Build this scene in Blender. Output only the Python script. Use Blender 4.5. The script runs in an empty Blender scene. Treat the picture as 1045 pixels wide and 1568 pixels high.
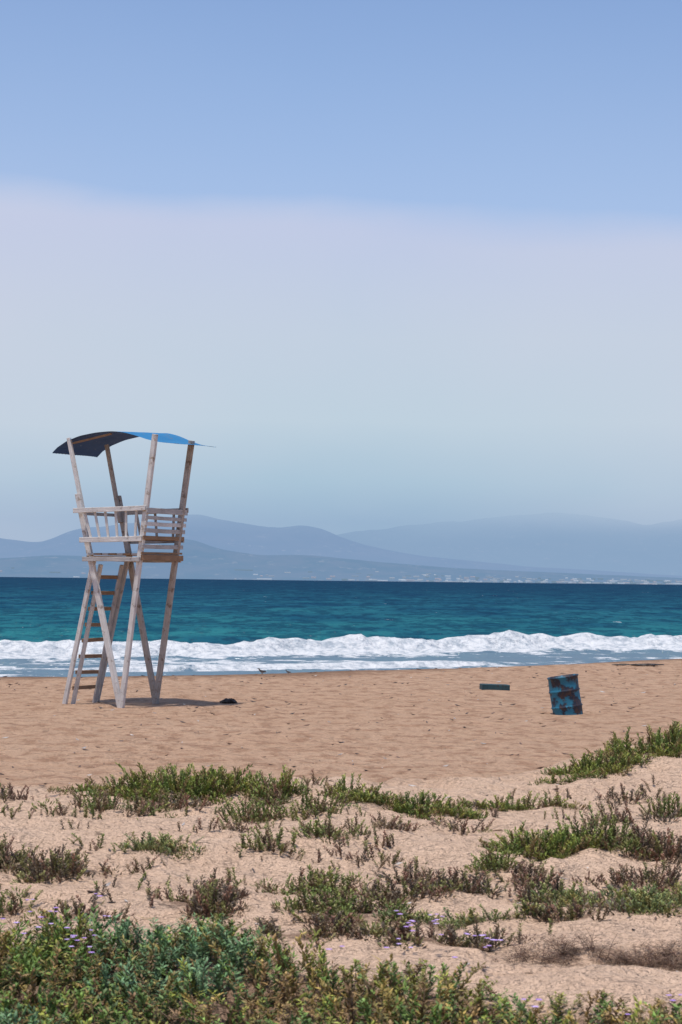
import bpy, math, random
import numpy as np
from mathutils import Vector, Matrix
random.seed(7); rng=np.random.default_rng(7)
sc=bpy.context.scene
R=math.radians

# ------------------------------------------------------------------ noise
def _h(i,j,s):
    n=(i.astype(np.int64)*374761393+j.astype(np.int64)*668265263+s*974634777)&0x7fffffff
    n=((n^(n>>13))*1274126177)&0x7fffffff
    return ((n^(n>>16))&0xffff)/65535.0
def vn(x,y,s=0):
    x=np.asarray(x,float);y=np.asarray(y,float)
    i=np.floor(x);j=np.floor(y);fx=x-i;fy=y-j
    fx=fx*fx*(3-2*fx);fy=fy*fy*(3-2*fy)
    a=_h(i,j,s);b=_h(i+1,j,s);c=_h(i,j+1,s);d=_h(i+1,j+1,s)
    return (a*(1-fx)+b*fx)*(1-fy)+(c*(1-fx)+d*fx)*fy
def fbm(x,y,s=0,o=4):
    t=0;a=.5;n=0
    for k in range(o):
        t=t+a*vn(x*2**k+17.3*k,y*2**k-9.1*k,s+k);n+=a;a*=.5
    return t/n
def ss(a,b,x):
    t=np.clip((x-a)/(b-a),0,1);return t*t*(3-2*t)

# ------------------------------------------------------------------ materials helpers
def mat(name):
    m=bpy.data.materials.new(name);m.use_nodes=True
    nt=m.node_tree;nt.nodes.clear()
    out=nt.nodes.new('ShaderNodeOutputMaterial')
    return m,nt,out
def N(nt,t,**k):
    n=nt.nodes.new(t)
    for a,b in k.items():
        if a.startswith('i_'): n.inputs[a[2:].replace('_',' ')].default_value=b
        else: setattr(n,a,b)
    return n
def L(nt,a,b): nt.links.new(a,b)
def ramp(nt,fac,stops,interp='LINEAR'):
    r=nt.nodes.new('ShaderNodeValToRGB');r.color_ramp.interpolation=interp
    e=r.color_ramp.elements
    while len(e)<len(stops): e.new(.5)
    for k,(p,c) in enumerate(stops):
        e[k].position=p
        e[k].color=(c,c,c,1) if not hasattr(c,'__len__') else (*c[:3],1)
    if fac is not None: nt.links.new(fac,r.inputs[0])
    return r
def noise(nt,vec,scale,detail=4,rough=.55,mapscale=None,loc=None):
    if mapscale is not None:
        mp=N(nt,'ShaderNodeMapping');mp.inputs['Scale'].default_value=mapscale
        if loc: mp.inputs['Location'].default_value=loc
        L(nt,vec,mp.inputs['Vector']);vec=mp.outputs[0]
    n=N(nt,'ShaderNodeTexNoise');n.inputs['Scale'].default_value=scale
    n.inputs['Detail'].default_value=detail;n.inputs['Roughness'].default_value=rough
    L(nt,vec,n.inputs['Vector']);return n.outputs[0]
def mixc(nt,fac,a,b,mode='MIX'):
    m=N(nt,'ShaderNodeMix');m.data_type='RGBA';m.blend_type=mode
    for s,v in ((0,fac),(6,a),(7,b)):
        if isinstance(v,(int,float)): m.inputs[s].default_value=v
        elif isinstance(v,(tuple,list)): m.inputs[s].default_value=(*v[:3],1)
        else: L(nt,v,m.inputs[s])
    return m.outputs[2]
def mth(nt,op,a,b=None,c=None):
    m=N(nt,'ShaderNodeMath');m.operation=op
    for k,v in enumerate((a,b,c)):
        if v is None: continue
        if isinstance(v,(int,float)): m.inputs[k].default_value=v
        else: L(nt,v,m.inputs[k])
    return m.outputs[0]
def bump(nt,h,strength,dist,normal=None):
    b=N(nt,'ShaderNodeBump');b.inputs['Strength'].default_value=strength;b.inputs['Distance'].default_value=dist
    L(nt,h,b.inputs['Height'])
    if normal: L(nt,normal,b.inputs['Normal'])
    return b.outputs[0]

def np_mesh(name,V,F,attrs=None,colors=None,mats=(),smooth=True,fmat=None):
    V=np.asarray(V,np.float32);F=np.asarray(F,np.int32)
    k=F.shape[1]
    me=bpy.data.meshes.new(name)
    me.vertices.add(len(V));me.vertices.foreach_set('co',V.ravel())
    me.loops.add(F.size);me.loops.foreach_set('vertex_index',F.ravel())
    me.polygons.add(len(F));me.polygons.foreach_set('loop_start',np.arange(len(F),dtype=np.int32)*k)
    me.polygons.foreach_set('use_smooth',np.full(len(F),smooth))
    if attrs:
        for n,a in attrs.items():
            at=me.attributes.new(n,'FLOAT','POINT');at.data.foreach_set('value',np.asarray(a,np.float32).ravel())
    if colors is not None:
        at=me.attributes.new('Col','FLOAT_COLOR','POINT')
        c=np.ones((len(V),4),np.float32);c[:,:3]=colors
        at.data.foreach_set('color',c.ravel())
    me.update()
    ob=bpy.data.objects.new(name,me);sc.collection.objects.link(ob)
    for m in mats: me.materials.append(m)
    return ob
def grid_faces(nx,ny):
    i=np.arange(nx*ny).reshape(ny,nx)
    return np.stack([i[:-1,:-1],i[:-1,1:],i[1:,1:],i[1:,:-1]],-1).reshape(-1,4)
def grow(start,step,ratio,end):
    o=[start]
    while True:
        nx=o[-1]+step
        o.append(nx);step*=ratio
        if (step>0 and nx>=end) or (step<0 and nx<=end): break
    return o[1:]

# ------------------------------------------------------------------ sun / sky / camera
SUN_EL=R(78);SUN_AZ=R(-145)
sv=Vector((math.sin(SUN_AZ)*math.cos(SUN_EL),math.cos(SUN_AZ)*math.cos(SUN_EL),math.sin(SUN_EL)))
sl=bpy.data.lights.new('sun','SUN');sl.energy=3.7;sl.angle=R(2.0);sl.color=(1,.955,.89)
so=bpy.data.objects.new('sun',sl);so.rotation_euler=sv.to_track_quat('Z','Y').to_euler();so.location=(0,0,60)
sc.collection.objects.link(so)

w=bpy.data.worlds.new('World');sc.world=w;w.use_nodes=True
nt=w.node_tree;nt.nodes.clear()
wo=N(nt,'ShaderNodeOutputWorld')
sky=N(nt,'ShaderNodeTexSky');sky.sky_type='NISHITA';sky.sun_disc=False
sky.sun_elevation=SUN_EL;sky.sun_rotation=SUN_AZ;sky.air_density=1.0;sky.dust_density=.5;sky.ozone_density=2.5
bg=N(nt,'ShaderNodeBackground');bg.inputs[1].default_value=.115
L(nt,mixc(nt,1,sky.outputs[0],(1.16,1.16,1.26),'MULTIPLY'),bg.inputs[0])
tc=N(nt,'ShaderNodeTexCoord');sx=N(nt,'ShaderNodeSeparateXYZ');L(nt,tc.outputs['Generated'],sx.inputs[0])
n1=noise(nt,tc.outputs['Generated'],2.2,4,.5,(1,1,3))
n2=noise(nt,tc.outputs['Generated'],7,5,.5,(1,1,2.2),(3,1,0))
el=mth(nt,'ADD',sx.outputs[2],mth(nt,'MULTIPLY',sx.outputs[0],.055))
el=mth(nt,'ADD',el,mth(nt,'MULTIPLY',mth(nt,'SUBTRACT',n1,.5),.040))
el=mth(nt,'ADD',el,mth(nt,'MULTIPLY',mth(nt,'SUBTRACT',n2,.5),.025))
edge=N(nt,'ShaderNodeMapRange');edge.interpolation_type='SMOOTHSTEP'
edge.inputs[1].default_value=.168;edge.inputs[2].default_value=.200;edge.inputs[3].default_value=1;edge.inputs[4].default_value=0.0
L(nt,el,edge.inputs[0])
veil=N(nt,'ShaderNodeMapRange');veil.inputs[1].default_value=.18;veil.inputs[2].default_value=.30;veil.inputs[3].default_value=.30;veil.inputs[4].default_value=.04
L(nt,el,veil.inputs[0])
cf=mth(nt,'MAXIMUM',edge.outputs[0],veil.outputs[0])
zr=mth(nt,'MULTIPLY',mth(nt,'ADD',sx.outputs[2],mth(nt,'MULTIPLY',mth(nt,'SUBTRACT',n1,.5),.035)),4)
cr=ramp(nt,zr,[(0,(.31,.44,.60)),(.10,(.32,.455,.62)),(.18,(.40,.55,.68)),(.30,(.52,.635,.735)),(.48,(.54,.63,.75)),(.70,(.52,.59,.785)),(1,(.5,.62,.84))])
ccol=mixc(nt,mth(nt,'MULTIPLY',mth(nt,'ABSOLUTE',mth(nt,'ADD',sx.outputs[0],mth(nt,'MULTIPLY',mth(nt,'SUBTRACT',n2,.5),.3))),1.3),cr.outputs[0],(.66,.66,.77))
bc=N(nt,'ShaderNodeBackground');L(nt,ccol,bc.inputs[0]);bc.inputs[1].default_value=1
ms=N(nt,'ShaderNodeMixShader');L(nt,cf,ms.inputs[0]);L(nt,bg.outputs[0],ms.inputs[1]);L(nt,bc.outputs[0],ms.inputs[2])
L(nt,ms.outputs[0],wo.inputs[0])

CZ=2.01
cam=bpy.data.cameras.new('camera');co=bpy.data.objects.new('camera',cam);sc.collection.objects.link(co)
co.location=(0,0,CZ);co.rotation_euler=(R(90),R(-.66),0)
cam.lens=70;cam.sensor_width=36;cam.shift_y=104/1568;cam.clip_start=.1;cam.clip_end=40000
cam.dof.use_dof=True;cam.dof.focus_distance=31;cam.dof.aperture_fstop=9
sc.camera=co
sc.view_settings.view_transform='Standard'
try: sc.view_settings.look='None'
except Exception: pass

# ------------------------------------------------------------------ terrain
SEA=-1.0
def Yc(X):
    X=np.asarray(X,float);c=np.clip(X,-9,9)
    q=43+.82*c+.03*c*c
    return q+np.where(X>9,(X-9)*.65,0)+np.where(X<-9,(X+9)*.45,0)
def Yb(X):
    return 84.4+.65*np.clip(X,-300,300)
def dune_mask(X,Y):
    e=18.3+.10*X+ (fbm(X*.35,Y*.2,3)-.5)*2.2+1.6*ss(1.2,3.6,X)
    return ss(e+1.8,e-1.8,Y+(fbm(X*2.2,Y*1.2,33)-.5)*2.2)
def land_z(X,Y):
    X=np.asarray(X,float);Y=np.asarray(Y,float)
    d=dune_mask(X,Y)
    z=d*(.24+.16*(fbm(X*.5,Y*.5,11)-.5)*2*.8)
    z=z+d*.12*(fbm(X*1.6,Y*1.3,12)-.5)+d*.10*(fbm(X*5,Y*4,13,3)-.5)
    z=z+.30*np.exp(-((X-3.7)/1.3)**2-((Y-18.6)/1.5)**2)
    z=z+.05*np.exp(-((X+1.1)/.9)**2-((Y-15.8)/.9)**2)
    z=z+.11*np.exp(-((X-7.2)/.65)**2-((Y-47)/.9)**2)
    v=Y-Yc(X)+(fbm(X*.5,0*Y,31)-.5)*1.2
    z=z+.06*(fbm(X*.25,Y*.15,14)-.5)*ss(-1,-4,v)+.05*(fbm(X*1.9,Y*1.3,15,3)-.5)*ss(1,-1,v)
    z=z+.05*np.exp(-((v+1)/1.2)**2)
    z=z-np.maximum(v,0)*.085*ss(0,1.5,v)
    z=z+ss(-2,-30,Y)*1.2*fbm(X*.06,Y*.06,16)
    return np.maximum(z,-6)
# vegetation clumps : X,Y,rx,ry,count,kind,height
CL=[(-1.22,15.7,.60,.50,330,'g',.22),(-.50,15.5,.16,.35,60,'g',.28),(-1.85,16.0,.42,.25,90,'g',.12),
(-1.75,14.6,.42,.5,80,'m',.17),(-1.25,14.8,.35,.4,40,'b',.15),(-2.5,15.2,.22,.3,32,'b',.17),(-2.75,14.7,.25,.3,32,'b',.17),
(.58,15.1,.48,.28,230,'g',.15),(.15,15.4,.22,.3,55,'g',.18),(-.25,14.7,.30,.45,85,'m',.18),(-.62,14.5,.25,.4,60,'m',.17),(-.42,15.0,.2,.3,40,'b',.2),
(1.50,15.6,.40,.14,75,'g',.14),(1.15,15.7,.2,.1,25,'g',.1),(2.35,18.0,.40,.4,190,'g',.17),(3.05,18.7,.55,.55,340,'g',.22),(3.7,19.0,.5,.6,220,'g',.20),
(2.0,17.4,.25,.2,45,'g',.14),(2.62,15.4,.24,.25,60,'m',.2),(2.35,16.1,.3,.2,35,'b',.14),
(-1.18,12.8,.22,.18,65,'y',.12),(-.45,12.8,.20,.25,32,'m',.14),(-.05,13.3,.22,.3,48,'m',.15),(-.12,11.7,.28,.28,90,'m',.15),
(1.35,13.2,.36,.38,150,'g',.17),(1.75,13.4,.30,.35,100,'m',.19),(2.15,13.1,.3,.35,95,'b',.19),(.98,12.4,.16,.2,45,'m',.14),(1.15,12.0,.2,.2,40,'b',.14),
(-1.66,11.8,.20,.34,85,'b',.19),(-1.5,12.2,.12,.12,14,'b',.12),(-2.05,12.1,.26,.3,70,'b',.17),(-.80,10.9,.26,.26,90,'b',.15),(-.66,10.6,.15,.2,42,'b',.16),
(.06,10.6,.33,.32,170,'m',.16),(.30,11.2,.25,.2,50,'b',.14),(.68,11.5,.26,.3,60,'b',.15),(.45,12.1,.2,.25,35,'b',.13),
(1.55,11.2,.42,.36,200,'y',.15),(1.85,10.6,.35,.3,150,'y',.15),(.75,10.5,.45,.14,90,'y',.10),(1.2,10.45,.3,.12,60,'b',.13),(1.15,11.3,.2,.3,45,'b',.16),
(-1.35,10.6,.25,.2,55,'b',.13),(-1.9,10.9,.3,.25,55,'m',.13),(1.9,12.2,.3,.25,60,'b',.15),(2.25,11.8,.3,.3,60,'m',.16),
(.35,13.9,.2,.2,22,'b',.13),(.9,14.2,.25,.2,24,'b',.12),(-.9,13.6,.3,.3,22,'b',.12),(2.1,14.4,.3,.2,36,'b',.16),(.2,12.6,.35,.3,32,'b',.13),
(1.3,9.45,.5,.25,260,'d',.10),(.5,9.75,.4,.12,120,'b',.12),(1.9,9.4,.4,.3,200,'d',.09),(-.1,9.95,.3,.15,80,'b',.14)]
for k in range(40):   # the dune belt carries on to both sides
    s=random.choice((-1,1));x=s*random.uniform(3.2,16) if s>0 else -random.uniform(3.0,14)
    CL.append((x,random.uniform(9.5,17.5)+ (1.0 if x>0 else 0),random.uniform(.25,.6),random.uniform(.2,.5),random.randint(40,120),random.choice('ggbm'),random.uniform(.13,.22)))
def fg_edge(X):
    return 9.75-.95*ss(-.75,.1,X)-.55*ss(.3,1.3,X)+(fbm(X*1.7,X*0+4,21)-.5)*.7
def litter(X,Y):
    l=ss(.25,-.35,Y-fg_edge(X))*ss(2.0,4.5,Y)
    for (x,y,rx,ry,n,k,h) in CL:
        dens=min(1,n/(rx*ry*800))
        mk=(np.abs(X-x)<rx*1.6)&(np.abs(Y-y)<ry*1.6)
        if mk.any():
            l[mk]=np.maximum(l[mk],(.10+.75*dens)*ss(1.4,.4,np.sqrt(((X[mk]-x)/rx)**2+((Y[mk]-y)/ry)**2)))
    return l*(.6+.6*(fbm(X*4,Y*4,22)))
xs=np.array(sorted(list(np.arange(-5,8.01,.07))+grow(-5,-.09,1.13,-2500)+grow(8.01,.09,1.13,2500)))
ys=np.array(sorted(list(np.arange(6,21,.07))+grow(21,.10,1.007,62)+grow(62,.5,1.1,140)+grow(6,-.1,1.15,-1500)))
GX,GY=np.meshgrid(xs,ys)
GZ=land_z(GX,GY)
vv=GY-Yc(GX)
wet=ss(-1.8,.2,vv+(fbm(GX*.6,GY*.3,32)-.5)*2.6)

m_s,nt,out=mat('sand')
g=N(nt,'ShaderNodeNewGeometry');P=g.outputs['Position']
a_d=N(nt,'ShaderNodeAttribute',attribute_name='dune').outputs['Fac']
a_w=N(nt,'ShaderNodeAttribute',attribute_name='wet').outputs['Fac']
a_l=N(nt,'ShaderNodeAttribute',attribute_name='litter').outputs['Fac']
big=noise(nt,P,.35,5,.6);mid=noise(nt,P,2.5,5,.6);fine=noise(nt,P,55,3,.7);grain=noise(nt,P,260,2,.7)
beach=mixc(nt,big,(.55,.335,.208),(.65,.43,.285))
spot=ramp(nt,noise(nt,P,3.6,6,.7,(1,.6,1)),[(.40,0),(.52,1)])
beach=mixc(nt,spot.outputs[0],(.43,.25,.152),beach)
dune=mixc(nt,mid,(.66,.435,.288),(.78,.555,.395))
col=mixc(nt,a_d,beach,dune)
col=mixc(nt,mth(nt,'MULTIPLY',a_w,.78),col,(.19,.105,.062))
lf=ramp(nt,mth(nt,'ADD',mth(nt,'MULTIPLY',a_l,.9),mth(nt,'MULTIPLY',mth(nt,'SUBTRACT',noise(nt,P,14,5,.7),.5),1.3)),[(.42,0),(.72,1)])
col=mixc(nt,mth(nt,'MULTIPLY',lf.outputs[0],.72),col,(.16,.09,.055))
speck=ramp(nt,noise(nt,P,38,2,.5),[(.27,1),(.31,0)])
col=mixc(nt,mth(nt,'MULTIPLY',speck.outputs[0],.5),col,(.16,.10,.07))
col=mixc(nt,.35,col,ramp(nt,fine,[(.3,.6),(.7,1.35)]).outputs[0],'MULTIPLY')
bs=N(nt,'ShaderNodeBsdfPrincipled');L(nt,col,bs.inputs['Base Color']);bs.inputs['Roughness'].default_value=.95
bs.inputs['Specular IOR Level'].default_value=.15
vo=N(nt,'ShaderNodeTexVoronoi');vo.inputs['Scale'].default_value=2.9;vo.feature='SMOOTH_F1';L(nt,P,vo.inputs['Vector'])
h=mth(nt,'ADD',mth(nt,'MULTIPLY',vo.outputs[0],1.0),mth(nt,'MULTIPLY',noise(nt,P,5.5,4,.6),1.4))
b1=bump(nt,h,1.0,.22)
b2=bump(nt,mth(nt,'ADD',noise(nt,P,20,4,.65),mth(nt,'MULTIPLY',grain,.15)),.7,.04,b1)
L(nt,b2,bs.inputs['Normal']);L(nt,bs.outputs[0],out.inputs[0])
np_mesh('beach_ground',np.stack([GX,GY,GZ],-1).reshape(-1,3),grid_faces(len(xs),len(ys)),
  attrs=dict(dune=dune_mask(GX,GY),wet=wet,litter=litter(GX,GY)),mats=[m_s])

# ------------------------------------------------------------------ sea
xs=np.array(sorted(list(np.arange(-20,26.01,.24))+grow(-20,-.25,1.08,-9000)+grow(26.01,.25,1.08,9000)))
ys=np.array(sorted(list(np.arange(46,112,.24))+grow(112,.26,1.03,12500)))
GX,GY=np.meshgrid(xs,ys)
v=GY-Yb(GX)+(fbm(GX*.12,GX*0,41)-.5)*5+(fbm(GX*.6,GX*0,42)-.5)*1.2
near=ss(900,120,GY)
u=GY-.35*GX
z=SEA+near*(.30*(fbm(GX*.06+5,u*.22,43,3)-.5)+.30*(fbm(GX*.28,u*.75,44,4)-.5))*ss(-8,6,v)
z=z+.12*(fbm(GX*.5,u*1.1,45,4)-.5)*ss(8,-4,v)
H=.42+.28*vn(GX*.14,GX*0,46)+.20*(vn(GX*.7,GX*0,47)-.5)
prof=np.where(v<0,ss(-1.5,0,v),np.exp(-np.maximum(v,0)/2.6))
z=z+H*prof*.85
lump=fbm(GX*1.3,GY*1.3,48,4)-.4
foamcore=ss(-7.0,-3.0,v)*ss(1.4,.2,v+(fbm(GX*.8,GY*.8,49)-.5)*2)
z=z+foamcore*lump*.50
v2=GY-(Yb(GX)-13.5-2.5*(vn(GX*.08,GX*0,51)))
k2=ss(.30,.6,vn(GX*.07+3,GX*0,52))
z=z+.16*k2*np.where(v2<0,ss(-.8,0,v2),np.exp(-np.maximum(v2,0)/1.5))
v3=GY-(Yb(GX)+15+4*(vn(GX*.05,GX*0,53)))
z=z+.22*np.exp(-(v3/2.6)**2)
foam=np.maximum(foamcore,.52*ss(-12,-5,v)*ss(2,0,v))
foam=np.maximum(foam,ss(1,-2,v)*(.22+.36*ss(.40,.64,fbm(GX*.07,GY*.40,54,3))))
foam=np.maximum(foam,.85*k2*ss(-2.4,-.5,v2)*ss(.6,0,v2))
swash=ss(2.5,0,GY-(Yc(GX)+14+4*(fbm(GX*.2,GX*0,55)-.5)))
foam=np.maximum(foam,.52*swash)
m_w,nt,out=mat('sea_water')
g=N(nt,'ShaderNodeNewGeometry');P=g.outputs['Position'];sp=N(nt,'ShaderNodeSeparateXYZ');L(nt,P,sp.inputs[0])
af=N(nt,'ShaderNodeAttribute',attribute_name='foam').outputs['Fac']
as_=N(nt,'ShaderNodeAttribute',attribute_name='shallow').outputs['Fac']
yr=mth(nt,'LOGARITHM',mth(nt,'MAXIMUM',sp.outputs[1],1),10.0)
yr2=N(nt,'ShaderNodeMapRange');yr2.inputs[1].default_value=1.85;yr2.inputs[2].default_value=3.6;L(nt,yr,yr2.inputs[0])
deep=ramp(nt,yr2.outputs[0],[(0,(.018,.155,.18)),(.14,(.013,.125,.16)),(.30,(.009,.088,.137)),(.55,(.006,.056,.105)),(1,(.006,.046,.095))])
na=noise(nt,P,1,5,.62,(.10,.035,.1));nb=noise(nt,P,1,6,.65,(.7,.25,.5))
wc=mixc(nt,ramp(nt,na,[(.38,0),(.62,1)]).outputs[0],mixc(nt,1,deep.outputs[0],(.6,.66,.78),'MULTIPLY'),mixc(nt,1,deep.outputs[0],(1.6,1.25,1.1),'MULTIPLY'))
wc=mixc(nt,ramp(nt,nb,[(.44,0),(.54,1)]).outputs[0],mixc(nt,1,wc,(.45,.55,.66),'MULTIPLY'),wc)
wc=mixc(nt,as_,wc,(.13,.195,.24))
dif=N(nt,'ShaderNodeBsdfDiffuse');L(nt,wc,dif.inputs[0])
glo=N(nt,'ShaderNodeBsdfGlossy');glo.inputs['Roughness'].default_value=.22
bw=bump(nt,mth(nt,'ADD',noise(nt,P,1,4,.6,(.8,1.2,1)),mth(nt,'MULTIPLY',noise(nt,P,1,3,.6,(3,4,3)),.3)),.9,.45)
L(nt,bw,dif.inputs['Normal']);L(nt,bw,glo.inputs['Normal'])
mw=N(nt,'ShaderNodeMixShader');L(nt,mth(nt,'ADD',.04,mth(nt,'MULTIPLY',as_,.22)),mw.inputs[0]);L(nt,dif.outputs[0],mw.inputs[1]);L(nt,glo.outputs[0],mw.inputs[2])
fn=noise(nt,P,1,6,.68,(.9,.55,.9));fn2=noise(nt,P,1,4,.6,(.22,.35,.3),(4,7,0))
fh=mth(nt,'ADD',af,mth(nt,'ADD',mth(nt,'MULTIPLY',mth(nt,'SUBTRACT',fn,.5),1.4),mth(nt,'MULTIPLY',mth(nt,'SUBTRACT',fn2,.5),.9)))
ff=ramp(nt,fh,[(.50,0),(.64,1)])
cap=mth(nt,'MULTIPLY',ramp(nt,noise(nt,P,1,6,.75,(.45,.10,.3),(9,2,0)),[(.675,0),(.70,1)]).outputs[0],.6)
fm=mth(nt,'MAXIMUM',ff.outputs[0],cap)
fcol=mixc(nt,ramp(nt,noise(nt,P,2.2,6,.65),[(.36,0),(.56,1)]).outputs[0],(.45,.50,.54),(.84,.84,.83))
fd=N(nt,'ShaderNodeBsdfDiffuse');L(nt,fcol,fd.inputs[0])
L(nt,bump(nt,noise(nt,P,3.5,5,.65),1.0,.35),fd.inputs['Normal'])
mf=N(nt,'ShaderNodeMixShader');L(nt,fm,mf.inputs[0]);L(nt,mw.outputs[0],mf.inputs[1]);L(nt,fd.outputs[0],mf.inputs[2])
L(nt,mf.outputs[0],out.inputs[0])
np_mesh('sea',np.stack([GX,GY,z],-1).reshape(-1,3),grid_faces(len(xs),len(ys)),
  attrs=dict(foam=foam,shallow=ss(0,-6,v)*.85),mats=[m_w])

# ------------------------------------------------------------------ distant hills
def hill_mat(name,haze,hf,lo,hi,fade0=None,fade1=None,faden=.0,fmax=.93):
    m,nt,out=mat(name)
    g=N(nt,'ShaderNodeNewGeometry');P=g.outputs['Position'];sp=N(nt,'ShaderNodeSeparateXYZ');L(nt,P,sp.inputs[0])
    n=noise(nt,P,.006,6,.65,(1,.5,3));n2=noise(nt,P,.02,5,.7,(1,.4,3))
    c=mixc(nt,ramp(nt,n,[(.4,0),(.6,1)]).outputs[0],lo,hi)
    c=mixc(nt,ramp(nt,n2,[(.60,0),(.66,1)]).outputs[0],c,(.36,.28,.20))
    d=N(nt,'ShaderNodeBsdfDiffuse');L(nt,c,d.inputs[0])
    e=N(nt,'ShaderNodeEmission');e.inputs[0].default_value=(*haze,1)  # aerial haze put into the hill material as a bluish glow
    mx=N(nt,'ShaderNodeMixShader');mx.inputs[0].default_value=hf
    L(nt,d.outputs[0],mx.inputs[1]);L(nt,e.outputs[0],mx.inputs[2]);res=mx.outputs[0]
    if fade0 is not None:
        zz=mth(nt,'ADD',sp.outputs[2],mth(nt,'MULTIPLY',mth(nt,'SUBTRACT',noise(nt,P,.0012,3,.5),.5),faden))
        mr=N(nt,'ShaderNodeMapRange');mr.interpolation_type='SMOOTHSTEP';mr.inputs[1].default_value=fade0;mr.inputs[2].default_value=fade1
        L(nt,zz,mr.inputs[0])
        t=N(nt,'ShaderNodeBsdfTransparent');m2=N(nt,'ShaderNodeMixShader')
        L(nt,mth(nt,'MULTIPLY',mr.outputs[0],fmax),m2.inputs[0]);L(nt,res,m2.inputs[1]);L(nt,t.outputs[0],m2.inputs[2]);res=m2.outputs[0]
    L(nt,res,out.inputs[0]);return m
def ridge(name,D,W,pts,m,seed,amp):
    px=np.array([p[0] for p in pts],float);ph=np.array([p[1] for p in pts],float)
    X=np.linspace(px[0],px[-1],900);T=np.linspace(-1,1,41)
    GX,GT=np.meshgrid(X,T)
    hh=np.interp(GX,px,ph)
    hh=(hh+np.interp(GX-25,px,ph)+np.interp(GX+25,px,ph))/3
    rid=1-np.abs(2*fbm(GX*.0022,GT*2.2,seed,5)-1)
    s=(1-np.abs(GT))**1.15
    z=SEA-2+hh*s*(1+amp*(rid-.7)*np.minimum(1,np.abs(GT)*4))+hh*.05*(fbm(GX*.012,GT*5,seed+9)-.5)
    Y=D+GT*W
    np_mesh(name,np.stack([GX,Y,z],-1).reshape(-1,3),grid_faces(len(X),len(T)),mats=[m])
back=[(-9000,60),(-4000,120),(-2500,190),(-1541,177),(-1379,158),(-1320,168),(-1246,208),(-1170,226),(-1098,234),(-891,258),(-729,293),(-626,291),(-523,266),(-360,240),(-272,235),(-225,246),(-183,252),(-109,241),(24,189),(171,150),(378,117),(820,77),(1544,41),(3000,30),(9000,20)]
farr=[(-3500,40),(-900,150),(-260,206),(29,264),(281,299),(642,336),(931,371),(1219,393),(1472,363),(1689,330),(1887,368),(2266,420),(4000,300),(10000,100)]
front=[(-8000,30),(-3000,60),(-1301,72),(-1102,87),(-927,83),(-760,110),(-640,160),(-553,148),(-454,115),(-304,96),(-150,99),(-5,87),(244,68),(444,55),(818,42),(1304,27),(3000,20),(8000,10)]
ridge('distant_hills',11000,1500,farr,hill_mat('hill_far_hazed',(.27,.40,.585),.94,(.05,.06,.05),(.10,.09,.07),130,400,160,.93),61,.25)
ridge('distant_hills.001',9000,1300,back,hill_mat('hill_mid_hazed',(.245,.37,.575),.89,(.05,.06,.05),(.12,.10,.08),120,370,140,.85),62,.4)
ridge('distant_hills.002',7600,1100,front,hill_mat('hill_near_hazed',(.20,.33,.52),.81,(.04,.06,.05),(.14,.11,.09),60,210,60,.65),63,.35)
m_t,nt,out=mat('town_wall_hazed')
col=N(nt,'ShaderNodeAttribute',attribute_name='Col').outputs['Color']
d=N(nt,'ShaderNodeBsdfDiffuse');L(nt,col,d.inputs[0]);e=N(nt,'ShaderNodeEmission');e.inputs[0].default_value=(.22,.33,.48,1)  # walls carry a bluish glow standing in for distance haze
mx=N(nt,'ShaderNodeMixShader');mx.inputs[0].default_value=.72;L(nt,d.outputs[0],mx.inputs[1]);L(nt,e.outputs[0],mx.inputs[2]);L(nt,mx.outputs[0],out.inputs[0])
V=[];F=[];C=[]
for k in range(420):
    x=random.triangular(-400,1900,1500) if random.random()<.92 else random.uniform(-1500,1500)
    t=random.random()**2.2*.5;y=6500+t*1050;hx=np.interp(x,[p[0] for p in front],[p[1] for p in front])
    zb=SEA-2+hx*(t*1.0)**1.15*.9
    wd=random.uniform(3,12)*(2.8 if random.random()<.10 else 1);hh=random.uniform(2.5,5.5);b=len(V)
    for zz in (zb-2,zb+hh):
        V+= [(x-wd,y-6,zz),(x+wd,y-6,zz),(x+wd,y+6,zz),(x-wd,y+6,zz)]
    V+=[(x-wd,y,zb+hh+2),(x+wd,y,zb+hh+2)]
    c=random.choice([(.75,.72,.68),(.5,.45,.4),(.35,.3,.27),(.25,.25,.24),(.55,.35,.28),(.06,.09,.05),(.05,.08,.05)])
    C+=[c]*10
    F+=[(b,b+1,b+5,b+4),(b+1,b+2,b+6,b+5),(b+2,b+3,b+7,b+6),(b+3,b,b+4,b+7),(b+4,b+5,b+9,b+8),(b+6,b+7,b+8,b+9)]
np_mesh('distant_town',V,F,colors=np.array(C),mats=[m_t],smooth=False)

# ------------------------------------------------------------------ lifeguard tower
def wood(name,c1,c2,c3,wear=.5):
    m,nt,out=mat(name)
    tc=N(nt,'ShaderNodeTexCoord').outputs['Object']
    gr=noise(nt,tc,9,6,.7);n=noise(nt,tc,3.5,5,.6);st=noise(nt,tc,40,3,.6,(1,1,.12))
    c=mixc(nt,ramp(nt,n,[(.35,0),(.65,1)]).outputs[0],c1,c2)
    c=mixc(nt,ramp(nt,gr,[(wear,0),(wear+.1,1)]).outputs[0],c,c3)
    c=mixc(nt,.5,c,ramp(nt,st,[(.3,.6),(.7,1.2)]).outputs[0],'MULTIPLY')
    b=N(nt,'ShaderNodeBsdfPrincipled');L(nt,c,b.inputs['Base Color']);b.inputs['Roughness'].default_value=.85
    L(nt,bump(nt,st,.4,.01),b.inputs['Normal']);L(nt,b.outputs[0],out.inputs[0]);return m
W_post=wood('weathered_post',(.33,.28,.235),(.46,.41,.36),(.19,.13,.09),.54)
W_white=wood('worn_white_paint',(.56,.53,.49),(.73,.70,.66),(.32,.25,.19),.56)
W_brown=wood('bare_brown_board',(.22,.13,.07),(.36,.22,.13),(.12,.08,.055),.6)
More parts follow.
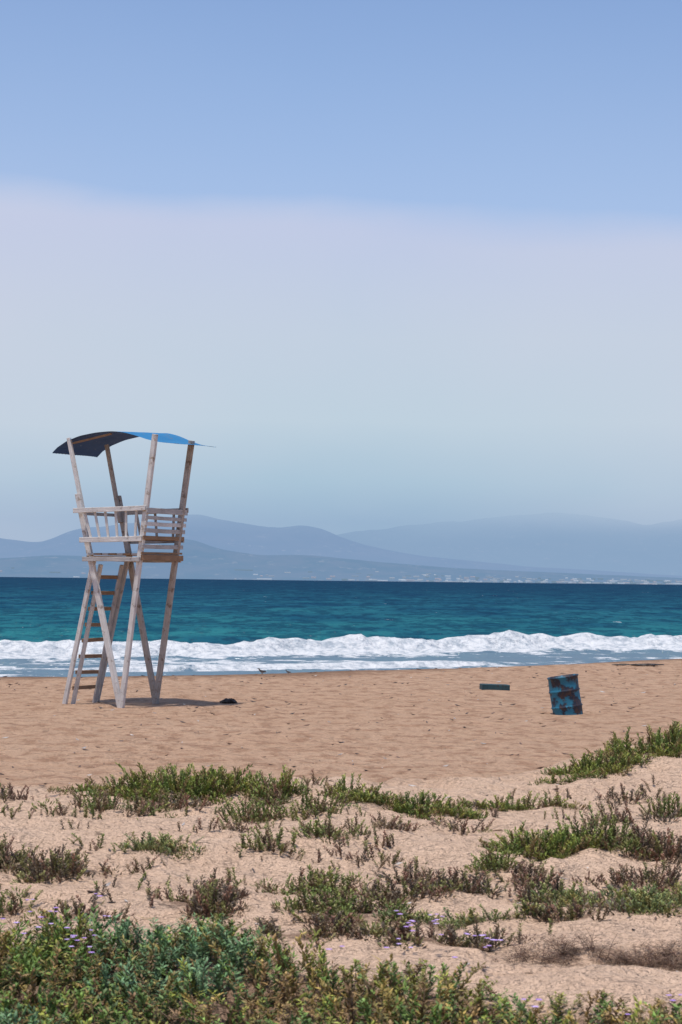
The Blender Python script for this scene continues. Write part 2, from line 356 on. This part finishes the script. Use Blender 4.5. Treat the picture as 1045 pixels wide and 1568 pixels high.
W_grey=wood('grey_board',(.36,.34,.32),(.52,.495,.47),(.24,.18,.14),.57)
tw=bpy.data.objects.new('lifeguard_tower',None);sc.collection.objects.link(tw)
tw.location=(-3.40,30.9,float(land_z(-3.40,30.9)))
tw.rotation_euler=(0,R(-.1),R(-30.0))   # local x = frame direction, local y = depth
def beam(name,p,q,w,d,m,ref=(0,1,0),bev=.004,par='tw'):
    p=Vector(p);q=Vector(q);ax=(q-p).normalized();r=Vector(ref);s=ax.cross(r).normalized();r=s.cross(ax).normalized()
    n=max(1,int((q-p).length/.5));vs=[];fs=[]
    Lg=(q-p).length
    for i in range(n+1):
        jx=random.uniform(-.005,.005) if 0<i<n else 0
        for a,b in ((-1,-1),(1,-1),(1,1),(-1,1)): vs.append((a*w/2+jx,b*d/2+jx,Lg*i/n))
    for i in range(n):
        for k in range(4): fs.append((i*4+k,i*4+(k+1)%4,(i+1)*4+(k+1)%4,(i+1)*4+k))
    fs.append((3,2,1,0));t=n*4;fs.append((t,t+1,t+2,t+3))
    me=bpy.data.meshes.new(name);me.from_pydata(vs,[],fs);me.materials.append(m)
    ob=bpy.data.objects.new(name,me);sc.collection.objects.link(ob)
    M=Matrix((( s.x,r.x,ax.x,p.x),(s.y,r.y,ax.y,p.y),(s.z,r.z,ax.z,p.z),(0,0,0,1)))
    if par=='tw': ob.parent=tw;ob.matrix_local=M
    else: me.transform(M)
    b=ob.modifiers.new('b','BEVEL');b.width=bev;b.segments=1
    return ob
Bk=.93
def s1(z): return -.02-(1.07/4.2)*z
def s3(z): return .02+(.62/4.2)*z
def s2(z): return .0-(.95/4.1)*z
def s4(z): return .0+(.69/4.15)*z
beam('post_front_left_lower',(s1(-.15)+.02,0,-.15),(s1(3.33),0,3.33),.090,.06,W_white)
beam('post_front_left_upper',(s1(2.9)-.01,.062,2.9),(s1(4.22)-.01,.062,4.22),.06,.055,W_white)
beam('post_back_left_lower',(s2(-.15)+.02,Bk,-.15),(s2(3.33),Bk,3.33),.090,.06,W_post)
beam('post_back_left_upper',(s2(2.9),Bk-.062,2.9),(s2(4.16),Bk-.062,4.16),.06,.055,W_post)
beam('post_front_right',(s3(-.15)+.045,-.065,-.15),(s3(4.22)+.01,-.065,4.22),.080,.06,W_white)
beam('post_back_right',(s4(-.15)+.05,Bk-.066,-.15),(s4(4.18),Bk-.066,4.18),.088,.06,W_post)
zt=2.30
beam('ladder_leg_front',(-1.17,.06,-.15),(s1(zt)+.02,.06,zt),.072,.05,W_white)
beam('ladder_leg_back',(-1.12,Bk-.10,-.15),(s2(zt)+.03,Bk-.10,zt),.072,.05,W_grey)
ly0,ly1=.18,.74
beam('ladder_rail_front',(-1.09,ly0,-.12),(-.54,ly0,2.22),.04,.075,W_white,ref=(0,1,0))
beam('ladder_rail_back',(-1.09,ly1,-.12),(-.54,ly1,2.22),.04,.075,W_grey,ref=(0,1,0))
for k in range(8):
    z=.26+k*.252;x=-1.09+.55*(z+.12)/2.34
    beam('ladder_rung_%d'%(k+1),(x-.035,ly0-.04,z),(x-.035,ly1+.04,z+random.uniform(-.015,.015)),.035,.06,W_brown,ref=(.0,0,1))
beam('platform_joist_left',(s1(zt)-.03,-.04,zt+.015),(s1(zt)-.03,Bk+.06,zt+.015),.05,.085,W_brown,ref=(0,0,1))
beam('platform_joist_right',(s3(zt)+.09,-.10,zt+.03),(s3(zt)+.09,Bk+.06,zt+.03),.05,.085,W_brown,ref=(0,0,1))
beam('platform_joist_front',(s1(zt)-.06,-.125,zt+.0),(s3(zt)+.07,-.125,zt+.0),.04,.07,W_grey,ref=(0,0,1))
beam('platform_joist_back',(s1(zt)+.0,Bk+.05,zt+.0),(s3(zt)+.07,Bk+.05,zt+.0),.04,.07,W_grey,ref=(0,0,1))
for k in range(7):
    x=s1(zt)+.06+k*.14
    beam('platform_plank_%d'%(k+1),(x,-.08,zt+.082),(x,Bk+.03,zt+.082),.12,.028,W_brown if k%2 else W_grey,ref=(0,0,1))
for tag,y,m in (('front',-.115,W_white),('back',Bk+.05,W_post)):
    f1=s1 if tag=='front' else s2;f3=s3 if tag=='front' else s4
    beam('rail_top_'+tag,(f1(3.07)-.06,y,3.06),(f3(3.07)+.05,y,3.09),.035,.075,m,ref=(0,0,1))
    beam('rail_low_'+tag,(f1(2.61)-.05,y,2.60),(f3(2.61)+.05,y,2.62),.035,.08,m,ref=(0,0,1))
    nb=6 if tag=='front' else 3
    for k in range(nb):
        t=(k+.7)/(nb+.3)
        x0=f1(2.6)+t*(f3(2.6)-f1(2.6))+.04*(1-t);x1=f1(3.06)+t*(f3(3.06)-f1(3.06))-.02
        beam('baluster_%s_%d'%(tag,k+1),(x0,y+.032,2.58),(x1,y+.032,3.08),.042,.022,m)
beam('arm_rail_left',(s1(3.07)-.0,-.0,3.02),(s1(3.07)+.03,Bk,3.02),.03,.05,W_post,ref=(0,0,1))
for k,(z,h,m) in enumerate(((3.055,.085,W_grey),(2.94,.055,W_grey),(2.85,.06,W_white),(2.745,.065,W_grey),(2.635,.06,W_brown),(2.50,.065,W_grey),(2.40,.03,W_brown))):
    x=s3(z)+.075
    beam('backrest_slat_%d'%(k+1),(x,-.12,z+random.uniform(-.006,.006)),(x,Bk+.05,z+random.uniform(-.006,.006)),.022,h,m,ref=(0,0,1))
for k in range(3):
    beam('seat_board_%d'%(k+1),(.10+.11*k,-.06,2.615),(.10+.11*k,Bk+.0,2.615),.10,.025,W_brown,ref=(0,0,1))
prof=[(-1.42,3.985),(-1.31,4.075),(-1.13,4.170),(-.87,4.25),(-.57,4.292),(-.27,4.298),(-.03,4.275),(.20,4.22),(.42,4.155),(.64,4.11),(.90,4.085)]
ps=np.linspace(0,1,60);tt=np.linspace(0,1,len(prof))
pxs=np.interp(ps,tt,[p[0] for p in prof]);pzs=np.interp(ps,tt,[p[1] for p in prof])
for _ in range(3):
    pzs[1:-1]=(pzs[:-2]+pzs[1:-1]*2+pzs[2:])/4
bs_=np.linspace(.035,1.20,34)
A,B=np.meshgrid(np.arange(60),bs_)
sf=A/59.
Vx=pxs[A]+ .03*(B/1.2)*sf+.03*np.sin(B*2.2)
Vz=pzs[A]+.003*np.sin(B*2*math.pi/.076)+.02*(fbm(A*.06,B*2,71)-.5)+.055*B*np.exp(-((sf-.66)/.2)**2)+.005*B*sf
Vx=Vx+.02*(vn(B*9,B*0,72)-.5)*(A==0)
m_r,nt,out=mat('blue_roof_sheet')
tcn=N(nt,'ShaderNodeTexCoord').outputs['Object'];g=N(nt,'ShaderNodeNewGeometry')
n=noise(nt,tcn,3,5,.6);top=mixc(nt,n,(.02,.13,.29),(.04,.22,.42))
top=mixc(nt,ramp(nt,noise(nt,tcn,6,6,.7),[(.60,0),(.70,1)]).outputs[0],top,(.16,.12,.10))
und_shaded=mixc(nt,n,(.02,.06,.17),(.04,.11,.28))  # underside darker blue: the shade below the sheet is painted into its colour
und_shaded=mixc(nt,ramp(nt,noise(nt,tcn,28,2,.5),[(.735,0),(.75,1)]).outputs[0],und_shaded,(.6,.7,.85))
c=mixc(nt,g.outputs['Backfacing'],top,und_shaded)
b=N(nt,'ShaderNodeBsdfPrincipled');L(nt,c,b.inputs['Base Color']);b.inputs['Roughness'].default_value=.7;b.inputs['Specular IOR Level'].default_value=.2;L(nt,b.outputs[0],out.inputs[0])
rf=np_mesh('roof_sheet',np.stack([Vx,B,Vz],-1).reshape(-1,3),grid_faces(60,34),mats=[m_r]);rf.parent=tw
beam('roof_batten_front',(-1.09,.10,4.13),(-.3,.10,4.265),.03,.03,W_brown)

# ------------------------------------------------------------------ steel drum
def lathe(name,prof,seg,m):
    V=[];F=[]
    for r,z in prof:
        for k in range(seg):
            a=2*math.pi*k/seg;V.append((r*math.cos(a),r*math.sin(a),z))
    for i in range(len(prof)-1):
        for k in range(seg):
            F.append((i*seg+k,i*seg+(k+1)%seg,(i+1)*seg+(k+1)%seg,(i+1)*seg+k))
    return np_mesh(name,V,F,mats=[m])
m_d,nt,out=mat('blue_rusty_paint')
tcn=N(nt,'ShaderNodeTexCoord').outputs['Object']
n=noise(nt,tcn,5.5,6,.65);n2=noise(nt,tcn,2.3,4,.6)
c=mixc(nt,n2,(.010,.11,.18),(.02,.21,.32))
c=mixc(nt,ramp(nt,n,[(.47,0),(.53,1)]).outputs[0],c,mixc(nt,ramp(nt,noise(nt,tcn,12,4,.7),[(.5,0),(.65,1)]).outputs[0],(.012,.018,.035),(.07,.035,.025)))
b=N(nt,'ShaderNodeBsdfPrincipled');L(nt,c,b.inputs['Base Color']);b.inputs['Roughness'].default_value=.6
L(nt,bump(nt,n,.5,.01),b.inputs['Normal']);L(nt,b.outputs[0],out.inputs[0])
r=.228;H=.60
dr=lathe('steel_drum',[(r,-.25),(r,.10),(r+.004,.115),(r+.016,.13),(r+.004,.145),(r,.16),(r,.345),(r+.004,.36),(r+.016,.375),(r+.004,.39),(r,.405),(r,H-.03),(r+.012,H-.02),(r+.014,H-.005),(r+.004,H),(r-.01,H-.006),(r-.014,H-.03),(.001,H-.032)],56,m_d)
for v_ in dr.data.vertices:
    a=math.atan2(v_.co.y,v_.co.x);f=1-.06*math.exp(-((a+1.1)/.35)**2-((v_.co.z-.25)/.10)**2)-.02*math.sin(3*a+8*v_.co.z)
    v_.co.x*=f;v_.co.y*=f
dr.location=(3.50,30.5,float(land_z(3.5,30.5))-.01);dr.rotation_euler=(R(-3),R(-8),R(20))

m_p=wood('teal_plank',(.02,.05,.06),(.03,.08,.09),(.05,.03,.02),.55)
pl=beam('wooden_plank',(-.26,0,0),(.26,0,.0),.30,.13,m_p,ref=(0,0,1),bev=.008,par=None)
pl.location=(2.87,36.9,float(land_z(2.87,36.9))+.03);pl.rotation_euler=(0,R(1.5),R(6))

# ------------------------------------------------------------------ shorebirds
m_b,nt,out=mat('bird_plumage')
tcn=N(nt,'ShaderNodeTexCoord').outputs['Object'];s_=N(nt,'ShaderNodeSeparateXYZ');L(nt,tcn,s_.inputs[0])
c=mixc(nt,ramp(nt,mth(nt,'ADD',s_.outputs[2],mth(nt,'MULTIPLY',noise(nt,tcn,40,3),.02)),[(.075,0),(.095,1)]).outputs[0],(.35,.32,.28),(.06,.05,.045))
b=N(nt,'ShaderNodeBsdfPrincipled');L(nt,c,b.inputs['Base Color']);L(nt,b.outputs[0],out.inputs[0])
def bird(x,y,rot,s):
    vs=[((0,0,.085),.030),((.045,0,.10),.024),((.065,0,.125),.012),((.078,0,.145),.016),((.095,0,.145),.006),((.12,0,.140),.002),
        ((-.04,0,.085),.022),((-.085,0,.08),.009),((.005,.015,.06),.010),((.0,.017,.03),.003),((.005,.017,.002),.003),((.025,.017,.001),.003),
        ((.005,-.015,.06),.010),((.01,-.017,.03),.003),((.0,-.017,.002),.003),((.02,-.017,.001),.003)]
    ed=[(0,1),(1,2),(2,3),(3,4),(4,5),(0,6),(6,7),(0,8),(8,9),(9,10),(10,11),(0,12),(12,13),(13,14),(14,15)]
    me=bpy.data.meshes.new('shorebird');me.from_pydata([v[0] for v in vs],ed,[])
    ob=bpy.data.objects.new('shorebird',me);sc.collection.objects.link(ob);me.materials.append(m_b)
    sk=ob.modifiers.new('s','SKIN')
    for k,v in enumerate(vs): me.skin_vertices[0].data[k].radius=(v[1],v[1])
    me.skin_vertices[0].data[0].use_root=True
    ob.modifiers.new('u','SUBSURF').levels=2
    ob.location=(x,y,float(land_z(x,y)));ob.rotation_euler=(0,0,rot);ob.scale=(s,s,s)
bird(-1.58,40.6,R(200),1.0);bird(-1.06,41.0,R(160),.7)

m_k,nt,out=mat('dried_seaweed')
tcn=N(nt,'ShaderNodeTexCoord').outputs['Object']
b=N(nt,'ShaderNodeBsdfPrincipled');L(nt,mixc(nt,noise(nt,tcn,30,3),(.012,.010,.008),(.07,.045,.03)),b.inputs['Base Color']);b.inputs['Roughness'].default_value=.5;L(nt,b.outputs[0],out.inputs[0])
def seaweed(x,y,rx,ry,h,n):
    cu=bpy.data.curves.new('seaweed_clump','CURVE');cu.dimensions='3D';cu.bevel_depth=.011;cu.bevel_resolution=1
    for i in range(n):
        s=cu.splines.new('NURBS');a0=random.uniform(0,6.28);k=7;s.points.add(k-1)
        for j in range(k):
            a=a0+j*random.uniform(.4,.9);r=random.uniform(.3,1)
            s.points[j].co=(rx*r*math.cos(a),ry*r*math.sin(a),max(-.01,h*(1-r*r*.8)*random.uniform(.1,1)),1)
            s.points[j].radius=random.uniform(.5,1.6)
        s.use_endpoint_u=True
    cu.materials.append(m_k);ob=bpy.data.objects.new('seaweed_clump',cu);sc.collection.objects.link(ob)
    ob.location=(x,y,float(land_z(x,y)))
seaweed(-1.79,32.2,.15,.16,.095,30)
seaweed(7.2,46.8,.5,.4,.03,10)
seaweed(6.7,47.3,.3,.3,.03,5)

# ------------------------------------------------------------------ vegetation
def leaf_spindle(base,dirv,ln,wd,rn):
    d=dirv/np.linalg.norm(dirv);up=np.array([0,0,1.]);s=np.cross(d,up);s/=np.linalg.norm(s)+1e-6;t=np.cross(s,d)
    V=[base]
    m=base+d*ln*.6
    for k in range(3):
        a=2*math.pi*k/3+rn;V.append(m+wd*(math.cos(a)*s+math.sin(a)*t*.7))
    V.append(base+d*ln+up*ln*.12)
    F=[(0,1,2),(0,2,3),(0,3,1),(4,2,1),(4,3,2),(4,1,3)]
    return V,F
def leaf_flat(base,dirv,ln,wd,rn):
    d=dirv/np.linalg.norm(dirv);up=np.array([0,0,1.]);s=np.cross(d,up);s/=np.linalg.norm(s)+1e-6
    c,sn=math.cos(rn),math.sin(rn);t=np.cross(s,d);s=s*c+t*sn
    m=base+d*ln*.5
    return [base,m+s*wd,base+d*ln-up*ln*.1,m-s*wd],[(0,1,2),(0,2,3)]
def make_stem(nl,ll,lw,leaf,lo,hi,bend,stemr=.006):
    V=[];F=[];T=[];K=[]
    bx=random.uniform(-bend,bend);by=random.uniform(-bend,bend)
    def pt(t): return np.array([bx*t*t,by*t*t,t])
    n=4
    for i in range(n+1):
        p=pt(i/n)
        for k in range(3):
            a=2.094*k;V.append(p+stemr*(1-.5*i/n)*np.array([math.cos(a),math.sin(a),0]));T.append(i/n);K.append(0)
    for i in range(n):
        for k in range(3):
            a,b_=i*3+k,i*3+(k+1)%3;F+=[(a,b_,b_+3),(a,b_+3,a+3)]
    for i in range(nl):
        t=lo+(1-lo)*(i+random.random())/nl;a=i*2.4+random.uniform(-.5,.5)
        e=random.uniform(*hi);d=np.array([math.cos(a)*math.cos(e),math.sin(a)*math.cos(e),math.sin(e)])
        l=ll*random.uniform(.7,1.25)*(1.1-.35*t)
        v,f=leaf(pt(t),d,l,lw*random.uniform(.8,1.2),random.uniform(-.8,.8))
        o=len(V);V+=v;F+=[tuple(o+q for q in ff_) for ff_ in f];T+=[t]*len(v);kk=random.uniform(.6,1.4);K+=[kk]*len(v)
    return np.array(V),np.array(F),np.array(T),np.array(K)
def make_mat(nl):
    V=[];F=[];T=[];K=[]
    for i in range(nl):
        r=random.random()**.6*.55;a=random.uniform(0,6.28);zz=random.uniform(0,.42)*(1-(r/.55)**2*.7)
        e=random.uniform(.3,1.3);b_=a+random.uniform(-.9,.9)
        d=np.array([math.cos(b_)*math.cos(e),math.sin(b_)*math.cos(e),math.sin(e)])
        v,f=leaf_spindle(np.array([r*math.cos(a),r*math.sin(a),zz]),d,random.uniform(.14,.26),random.uniform(.028,.045),random.uniform(0,2))
        o=len(V);V+=v;F+=[tuple(o+q for q in ff_) for ff_ in f];T+=[min(1,zz*2.2)]*len(v);K+=[random.uniform(.6,1.4)]*len(v)
    return np.array(V),np.array(F),np.array(T),np.array(K)
P_suc=[make_stem(random.randint(24,32),.19,.036,leaf_spindle,.08,(.6,1.25),.30,stemr=.014) for _ in range(10)]
P_brn=[make_stem(random.randint(22,30),.17,.036,leaf_spindle,.10,(.6,1.3),.25,stemr=.014) for _ in range(10)]
P_mat=[make_mat(40) for _ in range(8)]
P_fea=[make_stem(random.randint(36,48),.19,.024,leaf_flat,.10,(.1,1.1),.30,stemr=.008) for _ in range(12)]
P_twg=[make_stem(random.randint(12,18),.35,.012,leaf_flat,.05,(-.1,.9),.6,stemr=.014) for _ in range(8)]
def flower():
    V=[];F=[]
    for k in range(6):
        a=k*math.pi/3;c_,s_=math.cos(a),math.sin(a)
        o=len(V);V+=[(0,0,0),(c_*.6-s_*.35,s_*.6+c_*.35,.25),(c_,s_,.2),(c_*.6+s_*.35,s_*.6-c_*.35,.25)];F+=[(o,o+1,o+2),(o,o+2,o+3)]
    return np.array(V,float),np.array(F),np.ones(len(V)),np.ones(len(V))
P_flo=[flower()]
class Acc:
    def __init__(s): s.V=[];s.F=[];s.C=[];s.n=0
    def add(s,proto,pos,h,yaw,tiltx,tilty,cb,ct,cs,wscale=1):
        V,F,T,K=proto
        c,sn=math.cos(yaw),math.sin(yaw)
        x=(V[:,0]*c-V[:,1]*sn)*wscale;y=(V[:,0]*sn+V[:,1]*c)*wscale;z=V[:,2].copy()
        x=x+z*tiltx;y=y+z*tilty;z=z*(1-.25*(tiltx**2+tilty**2)**.5)
        s.V.append(np.stack([x*h+pos[0],y*h+pos[1],z*h+pos[2]],-1))
        s.F.append(F+s.n);s.n+=len(V)
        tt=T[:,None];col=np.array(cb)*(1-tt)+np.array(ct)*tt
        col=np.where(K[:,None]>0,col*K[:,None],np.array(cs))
        s.C.append(col)
    def make(s,name,m): return np_mesh(name,np.concatenate(s.V),np.concatenate(s.F),colors=np.clip(np.concatenate(s.C),0,1),mats=[m],smooth=False)
m_v,nt,out=mat('foliage')
col=N(nt,'ShaderNodeAttribute',attribute_name='Col').outputs['Color']
b=N(nt,'ShaderNodeBsdfPrincipled');L(nt,col,b.inputs['Base Color']);b.inputs['Roughness'].default_value=.55;b.inputs['Specular IOR Level'].default_value=.3
L(nt,b.outputs[0],out.inputs[0])
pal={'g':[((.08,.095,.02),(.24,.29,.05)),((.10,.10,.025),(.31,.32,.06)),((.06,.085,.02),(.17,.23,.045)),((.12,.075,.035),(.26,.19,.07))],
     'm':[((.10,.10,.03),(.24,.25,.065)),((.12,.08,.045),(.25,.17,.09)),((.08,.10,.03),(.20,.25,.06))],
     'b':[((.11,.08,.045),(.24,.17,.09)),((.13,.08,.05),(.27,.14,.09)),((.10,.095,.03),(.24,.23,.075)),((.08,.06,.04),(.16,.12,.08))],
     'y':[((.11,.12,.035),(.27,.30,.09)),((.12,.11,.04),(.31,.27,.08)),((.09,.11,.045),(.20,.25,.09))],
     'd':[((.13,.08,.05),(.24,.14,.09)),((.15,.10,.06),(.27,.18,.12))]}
jobs=[]
for (x,y,rx,ry,n,k,h) in CL:
    for i in range(int(n*1.35)):
        a=random.uniform(0,6.283);r=random.random()**.5 if k in 'gyd' else random.random()**.6
        r*=1+.45*(random.random()-.3)
        jobs.append((x+rx*r*math.cos(a),y+ry*r*math.sin(a),a,r,k,h))
for i in range(460):
    q=random.uniform(-4.5,6),random.uniform(9.6,17)
    for j in range(random.randint(1,5)): jobs.append((q[0]+random.gauss(0,.05),q[1]+random.gauss(0,.05),0,.5,'L',.1))
JX=np.array([j[0] for j in jobs]);JY=np.array([j[1] for j in jobs]);JZ=land_z(JX,JY);JN=vn(JX*6,JY*6,81);JL=fbm(JX*.9,JY*.9,83)
mid=Acc()
for q,(px_,py_,a,r,k,h) in enumerate(jobs):
    z0=JZ[q]
    if k=='L':
        if JL[q]<.46: continue
        cb,ct=random.choice(pal[random.choice('bbm')])
        mid.add(random.choice(P_brn),(px_,py_,z0-.015),random.uniform(.05,.12),random.uniform(0,6.28),random.uniform(-.6,.6),random.uniform(-.6,.6),cb,ct,(.13,.07,.045),1.5)
        continue
    if JN[q]<.36: continue
    cb,ct=random.choice(pal[k]);f=random.uniform(.75,1.3);cb=[u_*f for u_ in cb];ct=[u_*f for u_ in ct]
    if k!='d' and random.random()<(.30 if k in 'gy' else .15):
        s_h=random.uniform(.10,.17)*(h/.17)**.5
        mid.add(random.choice(P_mat),(px_,py_,z0-.01),s_h,random.uniform(0,6.28),0,0,cb,ct,(.13,.07,.045),random.uniform(1,1.4))
        continue
    hh=h*(1.05-.45*r*r)*random.uniform(.45,1.05)*(1.3 if random.random()<.06 else 1)
    tl=random.uniform(0,.9)*(.25+.75*r);ta=a+random.uniform(-.9,.9)
    pr=random.choice(P_suc if k in 'gy' else P_brn if k in 'bm' else P_twg)
    mid.add(pr,(px_,py_,z0-.012),hh,random.uniform(0,6.28),tl*math.cos(ta),tl*math.sin(ta),cb,ct,(.13,.07,.045),wscale=max(.9,min(2.0,.18/hh)))
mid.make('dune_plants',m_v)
fg=Acc();fl=Acc()
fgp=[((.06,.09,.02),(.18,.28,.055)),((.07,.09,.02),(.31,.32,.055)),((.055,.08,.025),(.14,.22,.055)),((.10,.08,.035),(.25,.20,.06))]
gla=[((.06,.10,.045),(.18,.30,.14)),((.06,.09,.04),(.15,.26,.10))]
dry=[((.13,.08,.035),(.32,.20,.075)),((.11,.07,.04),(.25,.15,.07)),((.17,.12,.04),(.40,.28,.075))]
NF=9000
FX=rng.uniform(-4.0,4.4,NF);FY=rng.uniform(5.8,10.2,NF)
FZ=land_z(FX,FY);FE=fg_edge(FX);FC=fbm(FX*1.6,FY*1.6,91);FG=vn(FX*3.5,FY*3.5,92);FQ=fbm(FX*1.1+3,FY*1.1,93,3)
for i in range(NF):
    px_,py_,z0,e,cl,gp,zone=FX[i],FY[i],FZ[i],FE[i],FC[i],FG[i],FQ[i]
    if py_>e+.1: continue
    if gp<.20 and py_>7: continue
    edgef=min(1,max(.45,(e-py_)/.6+.45))
    hh=(.10+.20*cl)*edgef*random.uniform(.7,1.2)
    if random.random()<(.10+.28*min(1,max(0,px_+.1))): pal_=dry
    elif (abs(px_+.70)<.34 and abs(py_-8.7)<.5 and random.random()<.75) or (zone>.64): pal_=gla
    elif zone<.40 and random.random()<.45: pal_=dry
    else: pal_=fgp if random.random()<.92 else dry
    cb,ct=random.choice(pal_);f=random.uniform(.7,1.3)
    pr=random.choice(P_fea if random.random()<.60 else P_suc) if pal_ is not dry else random.choice(P_fea+P_twg+P_brn)
    fg.add(pr,(px_,py_,z0-.02),hh,random.uniform(0,6.28),random.gauss(0,.32),random.gauss(0,.32),[q*f for q in cb],[q*f for q in ct],(.15,.09,.045),wscale=max(.8,min(1.7,.21/hh)))
def put_fl(x,y,s,dz):
    z=float(land_z(x,y))+dz
    for q in range(random.randint(1,3)):
        c=random.choice([(.48,.30,.64),(.58,.42,.74),(.42,.24,.60)])
        fl.add(P_flo[0],(x+random.gauss(0,.02),y+random.gauss(0,.03),z+random.gauss(0,.015)),random.uniform(.011,.017)*s,random.uniform(0,6),random.uniform(-.4,.4),random.uniform(-1.2,-.3),c,c,c)
for i in range(34): put_fl(random.uniform(-1.9,-.95),random.uniform(8.2,9.6),1,random.uniform(.24,.30))
for i in range(14): put_fl(random.uniform(.15,.75),random.uniform(8.8,9.5),1,random.uniform(.13,.20))
for i in range(10): put_fl(random.uniform(-3.5,3.5),random.uniform(6.8,9),1,random.uniform(.24,.30))
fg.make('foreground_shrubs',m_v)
m_f,nt,out=mat('petal');col=N(nt,'ShaderNodeAttribute',attribute_name='Col').outputs['Color']
b=N(nt,'ShaderNodeBsdfPrincipled');L(nt,col,b.inputs['Base Color']);L(nt,b.outputs[0],out.inputs[0])
fl.make('purple_wildflowers',m_f)

# ------------------------------------------------------------------ small beach debris
db=Acc()
def piece(): 
    V,F=leaf_spindle(np.zeros(3),np.array([1,0,.05]),1,.16,random.uniform(0,2));return np.array(V),np.array(F),np.ones(5),np.ones(5)
PP=[piece() for _ in range(6)]
for i in range(1300):
    y=random.uniform(9,46);x=random.uniform(-.32*y,.34*y)
    if y>float(Yc(x))+.5: continue
    c=random.choice([(.10,.06,.04),(.16,.10,.07),(.6,.55,.5),(.08,.06,.05),(.2,.13,.08)])
    db.add(random.choice(PP),(x,y,float(land_z(x,y))+.004),random.uniform(.02,.08)*(1+y/60),random.uniform(0,6.28),0,0,c,c,c)
db.make('beach_debris',m_v)
